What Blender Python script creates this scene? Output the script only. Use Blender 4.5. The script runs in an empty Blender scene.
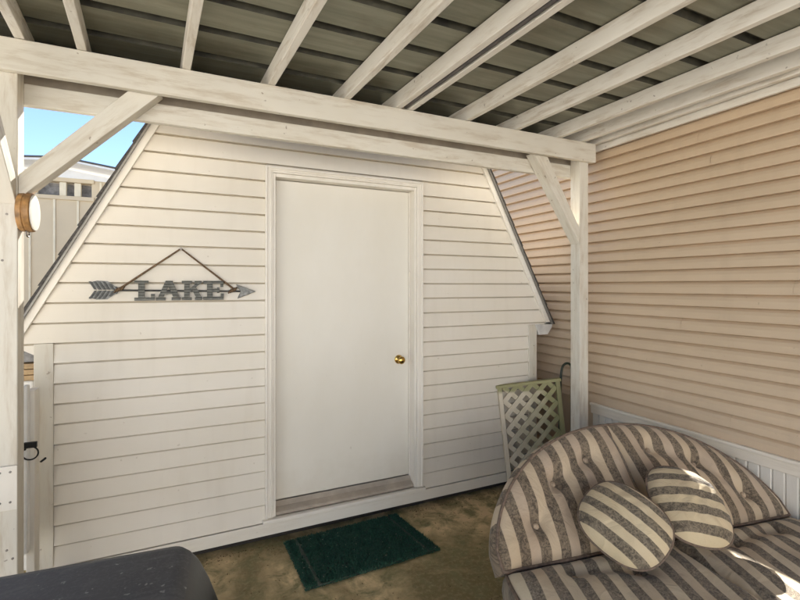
import bpy, bmesh, math, random
from mathutils import Vector, Matrix
random.seed(7)
sc = bpy.context.scene
COL = sc.collection
H = 1.62                     # eye height above the slab
SUN = Vector((0.221, 1.0, 0.78)).normalized()   # towards the sun

# ------------------------------------------------------------------ materials
def new_mat(name):
    m = bpy.data.materials.new(name); m.use_nodes = True
    nt = m.node_tree
    return m, nt, nt.nodes['Principled BSDF']

class G:
    """tiny node-graph helper"""
    def __init__(s, nt): s.nt = nt; s.tc = nt.nodes.new('ShaderNodeTexCoord')
    def n(s, t, **k):
        o = s.nt.nodes.new(t)
        for a, v in k.items(): setattr(o, a, v)
        return o
    def link(s, a, b): s.nt.links.new(a, b)
    def coord(s, scale=(1, 1, 1), src='Object', loc=(0, 0, 0), rot=(0, 0, 0)):
        mp = s.n('ShaderNodeMapping'); mp.inputs['Scale'].default_value = scale
        mp.inputs['Location'].default_value = loc; mp.inputs['Rotation'].default_value = rot
        s.link(s.tc.outputs[src], mp.inputs['Vector']); return mp.outputs[0]
    def noise(s, vec, scale, detail=4, rough=.55, dist=0):
        o = s.n('ShaderNodeTexNoise'); o.inputs['Scale'].default_value = scale
        o.inputs['Detail'].default_value = detail; o.inputs['Roughness'].default_value = rough
        o.inputs['Distortion'].default_value = dist
        s.link(vec, o.inputs['Vector']); return o.outputs['Fac']
    def ramp(s, fac, a, b, c0=(0, 0, 0, 1), c1=(1, 1, 1, 1)):
        o = s.n('ShaderNodeValToRGB'); e = o.color_ramp.elements
        e[0].position = a; e[0].color = c0; e[1].position = b; e[1].color = c1
        s.link(fac, o.inputs[0]); return o.outputs[0]
    def mix(s, fac, a, b, blend='MIX'):
        o = s.n('ShaderNodeMix', data_type='RGBA', blend_type=blend)
        if isinstance(fac, (int, float)): o.inputs[0].default_value = fac
        else: s.link(fac, o.inputs[0])
        for v, k in ((a, 6), (b, 7)):
            if isinstance(v, tuple): o.inputs[k].default_value = (*v[:3], 1)
            else: s.link(v, o.inputs[k])
        return o.outputs[2]
    def math(s, op, a, b=0.0, c=0.0):
        o = s.n('ShaderNodeMath', operation=op)
        for i, v in enumerate((a, b, c)):
            if isinstance(v, (int, float)): o.inputs[i].default_value = v
            else: s.link(v, o.inputs[i])
        return o.outputs[0]
    def bump(s, bsdf, h, strength=.3, dist=.002):
        o = s.n('ShaderNodeBump'); o.inputs['Strength'].default_value = strength
        o.inputs['Distance'].default_value = dist
        s.link(h, o.inputs['Height']); s.link(o.outputs[0], bsdf.inputs['Normal'])

def wood_paint(name, axis, base=(.70, .66, .57), worn=(.46, .37, .26), dirt=(.20, .15, .10), amount=.5, rough=.6, tilt=None, knots=.65):
    """thin white paint over softwood, grain along the given axis"""
    m, nt, p = new_mat(name); g = G(nt)
    st = {'x': (2.2, 17, 17), 'y': (17, 2.2, 17), 'z': (17, 17, 2.2)}[axis]
    if tilt:
        m0 = g.n('ShaderNodeMapping'); m0.inputs['Rotation'].default_value = tilt
        g.link(g.tc.outputs['Object'], m0.inputs['Vector'])
        def cs(sc_):
            m1 = g.n('ShaderNodeMapping'); m1.inputs['Scale'].default_value = sc_; g.link(m0.outputs[0], m1.inputs['Vector']); return m1.outputs[0]
    else: cs = g.coord
    v = cs(st)
    gr = g.noise(v, 1.9, 8, .72, .35)
    patch = g.noise(cs(tuple(x * .5 + .6 for x in st)), 1.3, 4, .6)
    w = g.math('MULTIPLY', g.ramp(gr, .44, .60), g.ramp(patch, .42, .58))
    c = g.mix(g.math('MULTIPLY', w, min(1, amount * 1.15)), base, worn)
    st2 = g.noise(cs(tuple(x * .35 for x in st)), 1.1, 5, .6, .3)
    c = g.mix(g.math('MULTIPLY', g.ramp(st2, .50, .70), amount * .34), c, tuple(.55 * q + .45 * r for q, r in zip(base, worn)))
    br = g.noise(g.coord((1, 1, 1)), 2.0, 3)
    c = g.mix(g.ramp(br, .35, .7), c, (.93, .92, .90), 'MULTIPLY')
    kn = g.noise(g.coord((1, 1, 1)), 26, 2)
    c = g.mix(g.math('MULTIPLY', g.ramp(kn, .715, .76), knots), c, dirt)
    g.link(c, p.inputs['Base Color']); p.inputs['Roughness'].default_value = rough
    g.bump(p, gr, .35, .002)
    return m

def siding_mat(name, base, tint, dirt, stain=None):
    m, nt, p = new_mat(name); g = G(nt)
    big = g.noise(g.coord((.6, .6, 1.6)), 1.7, 4)
    c = g.mix(g.ramp(big, .32, .72), base, tint)
    streak = g.noise(g.coord((5, 5, .5)), 2.4, 4)
    c = g.mix(g.math('MULTIPLY', g.ramp(streak, .52, .80), .13), c, dirt)
    sp = g.noise(g.coord((1, 1, 1)), 30, 2, .5)
    c = g.mix(g.math('MULTIPLY', g.ramp(sp, .745, .785), .4), c, dirt)
    if stain:                                   # green algae that grew near the damp corner
        sep = g.n('ShaderNodeSeparateXYZ'); g.link(g.tc.outputs['Object'], sep.inputs[0])
        sn = g.noise(g.coord((1, 1, 2.2)), 4, 6, .7)
        f = g.math('MULTIPLY', g.ramp(sn, .38, .62), g.ramp(g.math('ADD', sep.outputs[2], g.math('MULTIPLY', sn, .6)), .85, 1.75, (1, 1, 1, 1), (0, 0, 0, 1)))
        f = g.math('MULTIPLY', f, g.ramp(sep.outputs[1], 2.62, 2.95))
        c = g.mix(g.math('MULTIPLY', f, .75), c, stain)
    g.link(c, p.inputs['Base Color']); p.inputs['Roughness'].default_value = .5
    gr = g.noise(g.coord((3, 3, 60)), 3, 5, .6, .5)
    g.bump(p, gr, .18, .0012)
    return m

def simple(name, col, rough=.5, metal=0, var=.12, scale=8, bump=.1, spec=None, bscale=60):
    m, nt, p = new_mat(name); g = G(nt)
    nz = g.noise(g.coord(), scale, 5)
    d = tuple(max(0, c * (1 - 2.2 * var)) for c in col); l = tuple(min(1, c * (1 + var)) for c in col)
    g.link(g.mix(g.ramp(nz, .3, .7), d, l), p.inputs['Base Color'])
    p.inputs['Roughness'].default_value = rough; p.inputs['Metallic'].default_value = metal
    if spec is not None: p.inputs['Specular IOR Level'].default_value = spec
    if bump: g.bump(p, g.noise(g.coord(), bscale, 4), bump, .002)
    return m

M = {}
M['wood_x'] = wood_paint('whitewashed timber x', 'x', amount=.52)
M['brace_a'] = wood_paint('whitewashed brace a', 'z', amount=.45, tilt=(0, math.radians(-44), 0))
M['brace_b'] = wood_paint('whitewashed brace b', 'z', amount=.45, tilt=(0, math.radians(36), 0))
M['brace_c'] = wood_paint('whitewashed brace c', 'z', amount=.45, tilt=(math.radians(-45), 0, 0))
M['wood_y'] = wood_paint('whitewashed timber y', 'y', base=(.80, .765, .69), amount=.50)
M['wood_z'] = wood_paint('whitewashed timber z', 'z', amount=.45)
M['trim_white'] = wood_paint('white trim paint', 'z', base=(.80, .755, .67), amount=.10, rough=.42, knots=.15)
M['corner'] = wood_paint('greyed corner board', 'z', base=(.62, .58, .49), amount=.5, rough=.5)
M['trim_white_x'] = wood_paint('white trim paint x', 'x', base=(.76, .715, .625), amount=.14, rough=.45, knots=.15)
M['trim_white_y'] = wood_paint('white trim paint y', 'y', base=(.85, .775, .655), amount=.16, rough=.45, knots=.15)
M['shed_siding'] = siding_mat('cream lap siding', (.74, .69, .60), (.70, .64, .53), (.40, .33, .23))
M['house_siding'] = siding_mat('tan lap siding', (.63, .485, .335), (.57, .435, .295), (.34, .25, .17), (.34, .33, .10))
m, nt, p = new_mat('door paint'); g = G(nt)
a = g.noise(g.coord((1, 1, .5)), 2.2, 5, .6); b = g.noise(g.coord(), 11, 3, .6); d = g.noise(g.coord((1, 1, .6)), 24, 2)
c = g.mix(g.ramp(a, .3, .7), (.77, .735, .65), (.72, .68, .585))
c = g.mix(g.math('MULTIPLY', g.ramp(d, .74, .79), .28), c, (.36, .31, .23))
sep = g.n('ShaderNodeSeparateXYZ'); g.link(g.tc.outputs['Object'], sep.inputs[0])
c = g.mix(g.math('MULTIPLY', g.ramp(g.math('ADD', sep.outputs[2], g.math('MULTIPLY', b, .35)), .36, .62, (1, 1, 1, 1), (0, 0, 0, 1)), .22), c, (.46, .38, .26))
g.link(c, p.inputs['Base Color']); p.inputs['Roughness'].default_value = .42
g.bump(p, g.math('ADD', g.noise(g.coord((60, 60, 5)), 3, 3), g.math('MULTIPLY', a, 2)), .10, .002)
M['door'] = m
M['threshold'] = simple('worn threshold wood', (.40, .34, .27), .7, var=.10, scale=9, bump=.3)
M['dark'] = simple('gap shade black', (.03, .025, .02), .9)  # near-black, the shade of gaps put into the colour
M['drip'] = simple('grey drip edge metal', (.26, .245, .22), .45, .2)
M['shingle_bounce'] = simple('pale grey bounce shingle', (.50, .48, .45), .9, var=.15, scale=40, bump=.5)  # unseen roof tops made pale to bounce sunlight onto the house wall
M['shingle'] = simple('dark roof shingle', (.07, .062, .055), .9, var=.3, scale=60, bump=.5)
M['brass'] = simple('polished brass', (.62, .40, .12), .22, 1, var=.12, bump=0)
M['black_metal'] = simple('black iron', (.02, .02, .02), .45, .6)
M['gutter'] = simple('white aluminium gutter', (.66, .64, .60), .4, var=.12)
M['rope'] = simple('brown jute rope', (.17, .105, .055), .9, var=.35, scale=120, bump=.6)
M['hose'] = simple('dark green hose', (.022, .035, .022), .4)
M['conduit'] = simple('grey conduit', (.10, .09, .085), .5, .2)
M['drum_wood'] = simple('orange brown bent wood', (.42, .22, .075), .5, var=.3, scale=25, bump=.3)
M['drum_skin'] = simple('cream drum skin', (.80, .77, .68), .5, var=.04)
M['cream_panel'] = simple('cream building panel', (.68, .56, .385), .6, var=.05, scale=1.5)
M['batten'] = simple('pale cream batten', (.80, .71, .53), .5, var=.05)
M['white_metal'] = simple('white metal roof', (.82, .82, .82), .4, var=.03)
M['brick'] = simple('red brown block', (.26, .13, .08), .85, var=.3, scale=20, bump=.4)
M['greyblock'] = simple('grey block', (.30, .29, .28), .85, var=.2, scale=20, bump=.4)
M['rawwood'] = simple('raw pine board', (.55, .38, .20), .7, var=.2, scale=14)
M['steel'] = simple('dull screw steel', (.30, .27, .24), .5, .7)
M['wicker'] = simple('dark woven wicker', (.075, .05, .032), .7, var=.4, scale=90, bump=.9, bscale=140)
M['piping'] = simple('brown piping cord', (.17, .12, .085), .8, var=.2, scale=60)
M['button'] = simple('covered button', (.42, .32, .22), .8, var=.2, scale=60)
M['gate_white'] = simple('white gate vinyl', (.82, .81, .77), .35, var=.05)

# galvanised porch roofing seen from below
m, nt, p = new_mat('green grey roofing metal'); g = G(nt)
a = g.noise(g.coord((.7, 9, 1)), 2, 5, .6)
c = g.mix(g.ramp(a, .3, .72), (.17, .17, .125), (.30, .295, .225))
b = g.noise(g.coord((1.6, 3, 1)), 2.3, 5, .65)
c = g.mix(g.math('MULTIPLY', g.ramp(b, .52, .75), .55), c, (.14, .11, .07))
g.link(c, p.inputs['Base Color']); p.inputs['Roughness'].default_value = .38; p.inputs['Metallic'].default_value = .55
M['roofing'] = m

M['rib_shade'] = simple('shaded roofing rib', (.07, .066, .045), .7, .1, var=.3, scale=9)  # darker rib colour: the shade of the hollow ribs is painted in

# mossy stained concrete
m, nt, p = new_mat('mossy stained concrete'); g = G(nt)
v = g.coord()
a = g.noise(v, 1.7, 6, .62, .4); b = g.noise(v, 7, 7, .7, .5); d = g.noise(v, 42, 4, .6)
c = g.mix(g.ramp(a, .40, .60), (.19, .145, .058), (.68, .50, .27))
c = g.mix(g.ramp(b, .44, .62), c, (.20, .175, .075))
c = g.mix(g.math('MULTIPLY', g.ramp(d, .48, .72), .35), c, (.46, .37, .21))
e = g.noise(v, 95, 2); c = g.mix(g.math('MULTIPLY', g.ramp(e, .70, .76), .7), c, (.40, .34, .24))
g.link(c, p.inputs['Base Color']); p.inputs['Roughness'].default_value = .82
g.bump(p, g.math('ADD', g.math('MULTIPLY', b, .7), g.math('MULTIPLY', d, .5)), .45, .006)
M['concrete'] = m

m, nt, p = new_mat('pale yard paving'); g = G(nt)
a = g.noise(g.coord(), 1.2, 6, .6)
g.link(g.mix(g.ramp(a, .3, .7), (.52, .485, .42), (.62, .575, .50)), p.inputs['Base Color']); p.inputs['Roughness'].default_value = .9
M['yard'] = m

# dark green bristle
m, nt, p = new_mat('dark green bristle'); g = G(nt)
a = g.noise(g.coord(), 75, 4, .7); b = g.noise(g.coord(), 14, 5, .7)
c = g.mix(g.ramp(a, .35, .7), (.006, .036, .022), (.030, .125, .075))
c = g.mix(g.math('MULTIPLY', g.ramp(b, .45, .7), .35), c, (.035, .085, .055))
g.link(c, p.inputs['Base Color']); p.inputs['Roughness'].default_value = .7
M['mat_green'] = m
M['mat_fleck'] = simple('straw fleck', (.34, .33, .25), .9)

# striped cushion cloth: stripes follow the surface UV (u in metres)
def stripe_cloth(name, light, light2, dark, period=.100, phase=0.0):
    m, nt, p = new_mat(name); g = G(nt)
    sep = g.n('ShaderNodeSeparateXYZ'); g.link(g.tc.outputs['UV'], sep.inputs[0])
    wob = g.math('MULTIPLY', g.math('SUBTRACT', g.noise(g.coord(src='UV'), 7, 2), .5), .010)
    u = g.math('ADD', g.math('ADD', sep.outputs[0], wob), 10 * period + phase)
    t = g.math('FRACT', g.math('DIVIDE', u, period))
    k = g.math('FRACT', g.math('DIVIDE', u, period * 2))
    isdark = g.math('SUBTRACT', g.ramp(t, .475, .50), g.ramp(t, .985, 1.0))
    lt = g.mix(g.math('GREATER_THAN', k, .5), light, light2)
    uv = g.coord(src='UV')
    fl = g.noise(uv, 62, 4, .7, 1.6); fb = g.noise(uv, 20, 3, .6, 1.2); ff = g.noise(uv, 260, 2)
    dk = g.mix(g.ramp(fl, .40, .60), tuple(x * .52 for x in dark), tuple(x * 1.45 for x in dark))
    dk = g.mix(g.math('MULTIPLY', g.ramp(fb, .58, .66), .7), dk, tuple(x * .35 for x in dark))
    lt = g.mix(g.math('MULTIPLY', g.ramp(ff, .35, .7), .25), lt, tuple(x * .8 for x in light))
    soil = g.noise(uv, 3.2, 4)
    c = g.mix(isdark, lt, dk)
    c = g.mix(g.ramp(soil, .35, .75), c, (.84, .80, .74), 'MULTIPLY')
    g.link(c, p.inputs['Base Color']); p.inputs['Roughness'].default_value = .88
    p.inputs['Sheen Weight'].default_value = .12
    wr = g.noise(g.coord((1, 1, 1), src='UV'), 9, 3, .5, 1.8)
    o1 = g.n('ShaderNodeBump'); o1.inputs['Strength'].default_value = .45; o1.inputs['Distance'].default_value = .02; g.link(wr, o1.inputs['Height'])
    o2 = g.n('ShaderNodeBump'); o2.inputs['Strength'].default_value = .25; o2.inputs['Distance'].default_value = .0015
    g.link(g.math('ADD', ff, g.math('MULTIPLY', fl, .6)), o2.inputs['Height']); g.link(o1.outputs[0], o2.inputs['Normal']); g.link(o2.outputs[0], p.inputs['Normal'])
    return m
M['cloth'] = stripe_cloth('striped cushion cloth', (.56, .445, .305), (.48, .375, .27), (.185, .142, .096))
M['cloth_seat'] = stripe_cloth('striped seat cloth', (.62, .53, .38), (.58, .48, .34), (.20, .165, .12), phase=.02)
M['cloth_pillow'] = stripe_cloth('striped pillow cloth', (.62, .51, .33), (.60, .49, .32), (.18, .145, .10), period=.083, phase=.01)

# dusty charcoal hood
m, nt, p = new_mat('dusty charcoal enamel'); g = G(nt)
a = g.noise(g.coord(), 5, 6, .65); b = g.noise(g.coord(), 140, 3, .6); d = g.noise(g.coord(), 55, 2)
c = g.mix(g.ramp(a, .3, .7), (.030, .032, .040), (.055, .057, .066))
c = g.mix(g.math('MULTIPLY', g.ramp(b, .50, .72), .6), c, (.10, .10, .11))
c = g.mix(g.math('MULTIPLY', g.ramp(d, .68, .73), .75), c, (.27, .27, .27))
sm = g.noise(g.coord((1, 3, 1), rot=(0, 0, .5)), 7, 6, .7, .8); c = g.mix(g.math('MULTIPLY', g.ramp(sm, .52, .70), .45), c, (.125, .125, .13))
g.link(c, p.inputs['Base Color']); p.inputs['Roughness'].default_value = .55
g.bump(p, b, .25, .001)
M['hood'] = m
M['hood_black'] = simple('black enamel', (.012, .012, .013), .35, var=.2)

# old galvanised letters with fine ribs
m, nt, p = new_mat('ribbed zinc'); g = G(nt)
sep = g.n('ShaderNodeSeparateXYZ'); g.link(g.tc.outputs['Object'], sep.inputs[0])
s_ = g.math('SINE', g.math('MULTIPLY', sep.outputs[2], 2 * math.pi / .0155))
nz = g.noise(g.coord(), 60, 4)
c = g.mix(g.ramp(nz, .3, .7), (.11, .112, .098), (.20, .20, .175))
c = g.mix(g.math('MULTIPLY', g.ramp(s_, .1, .7), .6), c, (.022, .022, .018))
g.link(c, p.inputs['Base Color']); p.inputs['Roughness'].default_value = .5; p.inputs['Metallic'].default_value = .55
g.bump(p, s_, .5, .002)
M['zinc'] = m
M['zinc_dark'] = simple('dark zinc', (.075, .075, .07), .5, .5, var=.25, scale=60)
M['zinc_plain'] = simple('grey zinc', (.22, .22, .205), .5, .5, var=.25, scale=60)

# lattice: white paint overgrown by green mould
m, nt, p = new_mat('mouldy lattice paint'); g = G(nt)
a = g.noise(g.coord((1, 1, 1)), 6, 6, .65)
sep = g.n('ShaderNodeSeparateXYZ'); g.link(g.tc.outputs['Object'], sep.inputs[0])
f = g.ramp(g.math('ADD', g.math('MULTIPLY', a, .55), g.math('MULTIPLY', sep.outputs[0], 1.1)), .28, .62)
f = g.math('MAXIMUM', f, g.ramp(g.math('ADD', sep.outputs[2], g.math('MULTIPLY', a, .05)), .79, .815))
c = g.mix(f, (.76, .66, .50), (.35, .325, .16))
g.link(c, p.inputs['Base Color']); p.inputs['Roughness'].default_value = .75
M['lattice'] = m

# ------------------------------------------------------------------ mesh helpers
class MB:
    def __init__(s): s.bm = bmesh.new(); s.uv = None
    def box(s, x0, x1, y0, y1, z0, z1):
        s.hexa([(x0, y0, z0), (x1, y0, z0), (x1, y1, z0), (x0, y1, z0), (x0, y0, z1), (x1, y0, z1), (x1, y1, z1), (x0, y1, z1)]); return s
    def hexa(s, P):
        v = [s.bm.verts.new(p) for p in P]
        for f in ((3, 2, 1, 0), (4, 5, 6, 7), (0, 1, 5, 4), (1, 2, 6, 5), (2, 3, 7, 6), (3, 0, 4, 7)): s.bm.faces.new([v[i] for i in f])
        return s
    def bar(s, a, b, w, h, up=(0, 0, 1)):
        """box along a->b, w across (side), h along up"""
        a, b = Vector(a), Vector(b); d = (b - a).normalized(); up = Vector(up)
        sd = d.cross(up).normalized(); u = sd.cross(d).normalized()
        P = []
        for e, q in ((a, 0), (b, 1)):
            for i, j in ((-1, -1), (1, -1), (1, 1), (-1, 1)): P.append(e + sd * (i * w / 2) + u * (j * h / 2))
        s.hexa([P[0], P[1], P[2], P[3], P[4], P[5], P[6], P[7]]); return s
    def prism(s, pts, ext):
        """closed polygon pts (3d) swept by ext"""
        ext = Vector(ext); A = [s.bm.verts.new(p) for p in pts]; B = [s.bm.verts.new(Vector(p) + ext) for p in pts]
        n = len(pts); s.bm.faces.new(A); s.bm.faces.new(B[::-1])
        for i in range(n): s.bm.faces.new((A[i], B[i], B[(i + 1) % n], A[(i + 1) % n]))
        return s
    def poly(s, pts): s.bm.faces.new([s.bm.verts.new(p) for p in pts]); return s
    def tube(s, path, r, seg=10, closed=False):
        path = [Vector(p) for p in path]; n = len(path); rings = []; prev = None
        for i, p in enumerate(path):
            if closed: d = path[(i + 1) % n] - path[i - 1]
            else: d = path[min(i + 1, n - 1)] - path[max(i - 1, 0)]
            d.normalize()
            if prev is None: u = d.cross(Vector((.31, .2, .93))).normalized()
            else: u = (prev - d * prev.dot(d)).normalized()
            prev = u; w = d.cross(u)
            rings.append([s.bm.verts.new(p + r * (u * math.cos(2 * math.pi * k / seg) + w * math.sin(2 * math.pi * k / seg))) for k in range(seg)])
        for i in range(n if closed else n - 1):
            A, B = rings[i], rings[(i + 1) % n]
            for k in range(seg): s.bm.faces.new((A[k], A[(k + 1) % seg], B[(k + 1) % seg], B[k]))
        if not closed: s.bm.faces.new(rings[0][::-1]); s.bm.faces.new(rings[-1])
        return s
    def lathe(s, o, axis, prof, seg=24):
        """prof: list of (along, radius)"""
        o = Vector(o); a = Vector(axis).normalized(); u = a.cross(Vector((.3, .2, .93))).normalized(); w = a.cross(u); R = []
        for h, r in prof:
            R.append([s.bm.verts.new(o + a * h + max(r, 1e-4) * (u * math.cos(2 * math.pi * k / seg) + w * math.sin(2 * math.pi * k / seg))) for k in range(seg)])
        for A, B in zip(R, R[1:]):
            for k in range(seg): s.bm.faces.new((A[k], A[(k + 1) % seg], B[(k + 1) % seg], B[k]))
        s.bm.faces.new(R[0][::-1]); s.bm.faces.new(R[-1]); return s
    def build(s, name, mat, parent=None, bevel=0, smooth=False, weld=False):
        if weld: bmesh.ops.remove_doubles(s.bm, verts=s.bm.verts, dist=1e-5)
        bmesh.ops.recalc_face_normals(s.bm, faces=s.bm.faces)
        if parent is not None:
            bmesh.ops.translate(s.bm, verts=s.bm.verts, vec=-WORLD[parent.name])
        me = bpy.data.meshes.new(name); s.bm.to_mesh(me); s.bm.free()
        if smooth:
            for f in me.polygons: f.use_smooth = True
        o = bpy.data.objects.new(name, me); COL.objects.link(o)
        me.materials.append(M[mat] if isinstance(mat, str) else mat)
        if parent is not None:
            o.parent = parent; WORLD[o.name] = WORLD[parent.name]
        else: WORLD[o.name] = Vector((0, 0, 0))
        if bevel:
            b = o.modifiers.new('bevel', 'BEVEL'); b.width = bevel; b.segments = 2; b.limit_method = 'ANGLE'; b.angle_limit = math.radians(40)
        return o
WORLD = {}
def thing(name, label, cat, loc, group=None):
    o = bpy.data.objects.new(name, None); o.empty_display_size = .1; COL.objects.link(o); o.location = loc
    o['label'] = label; o['category'] = cat
    if group: o['group'] = group
    WORLD[o.name] = Vector(loc); return o
def tag(o, label, cat, group=None):
    o['label'] = label; o['category'] = cat
    if group: o['group'] = group
    return o
def struct(o, kind='structure'): o['kind'] = kind; return o

# ------------------------------------------------------------------ ground
struct(MB().box(-60, 60, -60, 60, -.30, -.02).build('ground', 'yard'))
struct(MB().box(-1.5, 2.94, -.4, 3.4, -.02, 0).build('patio_floor', 'concrete'))

# ------------------------------------------------------------------ shed
D = 2.97; LAP = .1072; Z00 = .248; CX = .975; ZB = 2.58; ZE = 1.31
def halfw(z): return 1.15 + (2.55 - z) * .527
shed = thing('shed', 'cream lap sided gambrel shed with a plain white door', 'shed', (CX, D, 0))
w = MB()
def seg(xl0, xr0, xl1, xr1, z0, z1):
    y0, y1 = D - .0195, D - .009
    c = max(.05, (z1 - z0 - .011) / (z1 - z0)); zm = z0 + (z1 - z0) * c
    xlm, xrm = xl0 + (xl1 - xl0) * c, xr0 + (xr1 - xr0) * c
    w.poly([(xl0, y0, z0), (xr0, y0, z0), (xrm, y1, zm), (xlm, y1, zm)])
    w.poly([(xlm, y1, zm), (xrm, y1, zm), (xr1, D + .012, z1), (xl1, D + .012, z1)])
    w.poly([(xl0, D + .012, z0), (xr0, D + .012, z0), (xr0, y0, z0), (xl0, y0, z0)])
DL, DR, DT, DB = .45, 1.565, 2.375, .14
zs = [.135] + [Z00 + i * LAP for i in range(0, 28)]
def bounds(z):
    if z < 1.3199: return -.632, 2.556
    hw = halfw(z) if z <= ZB else halfw(ZB) * max(0, (2.95 - z) / (2.95 - ZB))
    return CX - hw, CX + hw
for z0, z1 in zip(zs, zs[1:]):
    a0, b0 = bounds(z0 + 1e-4); a1, b1 = bounds(z1 - 1e-4)
    if z1 <= DT + .02: seg(a0, DL, a1, DL, z0, z1); seg(DR, b0, DR, b1, z0, z1)
    elif z0 < DT:
        seg(a0, DL, a1, DL, z0, DT); seg(DR, b0, DR, b1, z0, DT); 
        seg(a0, b0, a1, b1, DT, z1) if z1 - DT > .01 else None
    else: seg(a0, b0, a1, b1, z0, z1)
w.build('siding_wall', 'shed_siding', shed)
# solid body behind the siding (with door reveal left open)
b = MB()
yb0, yb1 = D + .014, 5.9
b.box(-.70, DL, yb0, yb1, .05, 1.31); b.box(DR, 2.63, yb0, yb1, .05, 1.31)
b.box(DL, DR, D + .14, yb1, .05, DT)
def xat(z): return halfw(z) - .03
b.prism([(CX - xat(1.31), yb0, 1.312), (DL, yb0, 1.312), (DL, yb0, DT), (CX - xat(DT), yb0, DT)], (0, yb1 - yb0, 0))
b.prism([(DR, yb0, 1.312), (CX + xat(1.31), yb0, 1.312), (CX + xat(DT), yb0, DT), (DR, yb0, DT)], (0, yb1 - yb0, 0))
b.prism([(CX - xat(DT), yb0, DT + .001), (CX + xat(DT), yb0, DT + .001), (CX + xat(ZB), yb0, ZB), (CX, yb0, 2.92), (CX - xat(ZB), yb0, ZB)], (0, yb1 - yb0, 0))
b.build('side_wall', 'shed_siding', shed)
MB().box(-.66, 2.60, D + .035, D + .09, .001, .049).build('skid_gap_shade', 'dark', shed)  # black strip painting the band of shade below the skirt
MB().box(-.716, 2.639, D - .024, D - .002, .052, .128).build('skirt_board', 'trim_white_x', shed, .003)
MB().box(-.716, -.632, D - .022, D + .06, .130, 1.318).build('corner_trim', 'corner', shed, .003)
MB().box(2.556, 2.639, D - .022, D + .06, .130, 1.300).build('corner_trim', 'corner', shed, .003)
# rakes: white board and dark shingle courses
for sgn in (-1, 1):
    r = MB(); t = .066
    def P(z, off, y): return (CX + sgn * (halfw(z) - off), y, z)
    r.prism([P(1.315, .042, D - .032), P(1.315, -.008, D - .032), P(2.60, -.008, D - .032), P(2.60, .042, D - .032)], (0, .03, 0))
    r.build('rake_trim', 'trim_white', shed, .003)
    r = MB(); pts = []
    n = 8; Ls = [1.30 + i * (2.585 - 1.30) / n for i in range(n + 1)]
    for z0, z1 in zip(Ls, Ls[1:]):
        r.prism([P(z0, -.009, D - .055), P(z0, -.029, D - .050), P(z1, -.021, D - .050), P(z1, -.009, D - .055)], (0, 3.05, 0))
    # upper slope of the same side
    xk = CX + sgn * (halfw(2.585) + .02)
    r.prism([(xk, D - .055, 2.588), (CX, D - .055, 2.955), (CX, D - .055, 2.98), (xk, D - .055, 2.613)], (0, 3.05, 0))
    e_ = MB(); e_.prism([P(1.300, .002, D - .052), P(1.300, -.016, D - .052), P(2.59, -.016, D - .052), P(2.59, .002, D - .052)], (0, .018, 0))
    e_.build('drip_edge', 'drip', shed)
    ro = r.build('roof', 'shingle', shed); ro.data.materials.append(M['shingle_bounce'])
    for f in ro.data.polygons:
        if f.normal.z > .05 and abs(f.normal.y) < .5: f.material_index = 1
# eave gutter on the right
gm = MB()
gx = CX + halfw(1.31) - .03
gm.prism([(gx - .13, D - .03, 1.300), (gx + .055, D - .03, 1.300), (gx + .05, D - .03, 1.275), (gx + .005, D - .03, 1.215), (gx - .09, D - .03, 1.212)], (0, 3.0, 0))
gm.build('gutter', 'gutter', shed, .004)
# door and its casing
fr = thing_frame = MB()
fy0, fy1 = D - .030, D - .0005
for (x0, x1, z0, z1) in ((.450, .496, .16, 2.372), (1.517, 1.563, .16, 2.372), (.496, 1.517, 2.336, 2.372)):
    fr.box(x0, x1, fy0, fy1, z0, z1)
for (x0, x1, z0, z1) in ((.4965, .514, .16, 2.335), (1.4985, 1.5165, .16, 2.335), (.5145, 1.498, 2.312, 2.335)):
    fr.box(x0, x1, fy0 + .008, D + .13, z0, z1)
fr.box(.5145, .524, D + .045, D + .13, .20, 2.311); fr.box(1.488, 1.498, D + .045, D + .13, .20, 2.311)
for (x0, x1, z0, z1) in ((.4485, .462, .161, 2.3735), (1.551, 1.5645, .161, 2.3735), (.4625, 1.5505, 2.360, 2.3735)):
    fr.box(x0, x1, fy0 - .009, fy0 + .004, z0, z1)
for (x0, x1, z0, z1) in ((.480, .486, .161, 2.352), (1.527, 1.533, .161, 2.352), (.4865, 1.5265, 2.346, 2.352)):
    fr.box(x0, x1, fy0 - .004, fy0 + .004, z0, z1)
frame = fr.build('door_frame', 'trim_white', shed, .0035)
door = MB().box(.526, 1.486, D + .050, D + .090, .232, 2.308).build('door', 'door', shed, .003)
kx, kz = 1.405, 1.085
kn = MB()
kn.lathe((kx, D + .050, kz), (0, -1, 0), [(0, .032), (.006, .032), (.010, .024), (.014, .013), (.030, .012), (.036, .022), (.046, .0275), (.056, .0275), (.064, .021), (.067, .010), (.068, .001)], 28)
kn.build('door_knob', 'brass', door, smooth=True)
MB().prism([(.516, D - .012, .1585), (.516, D + .049, .1585), (.516, D + .049, .2285), (.516, D + .030, .198), (.516, D - .012, .180)], (.981, 0, 0)).build('threshold', 'threshold', shed, .004)
MB().box(.432, 1.580, D - .052, D - .013, .132, .158).build('door_sill', 'trim_white_x', shed, .005)

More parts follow.
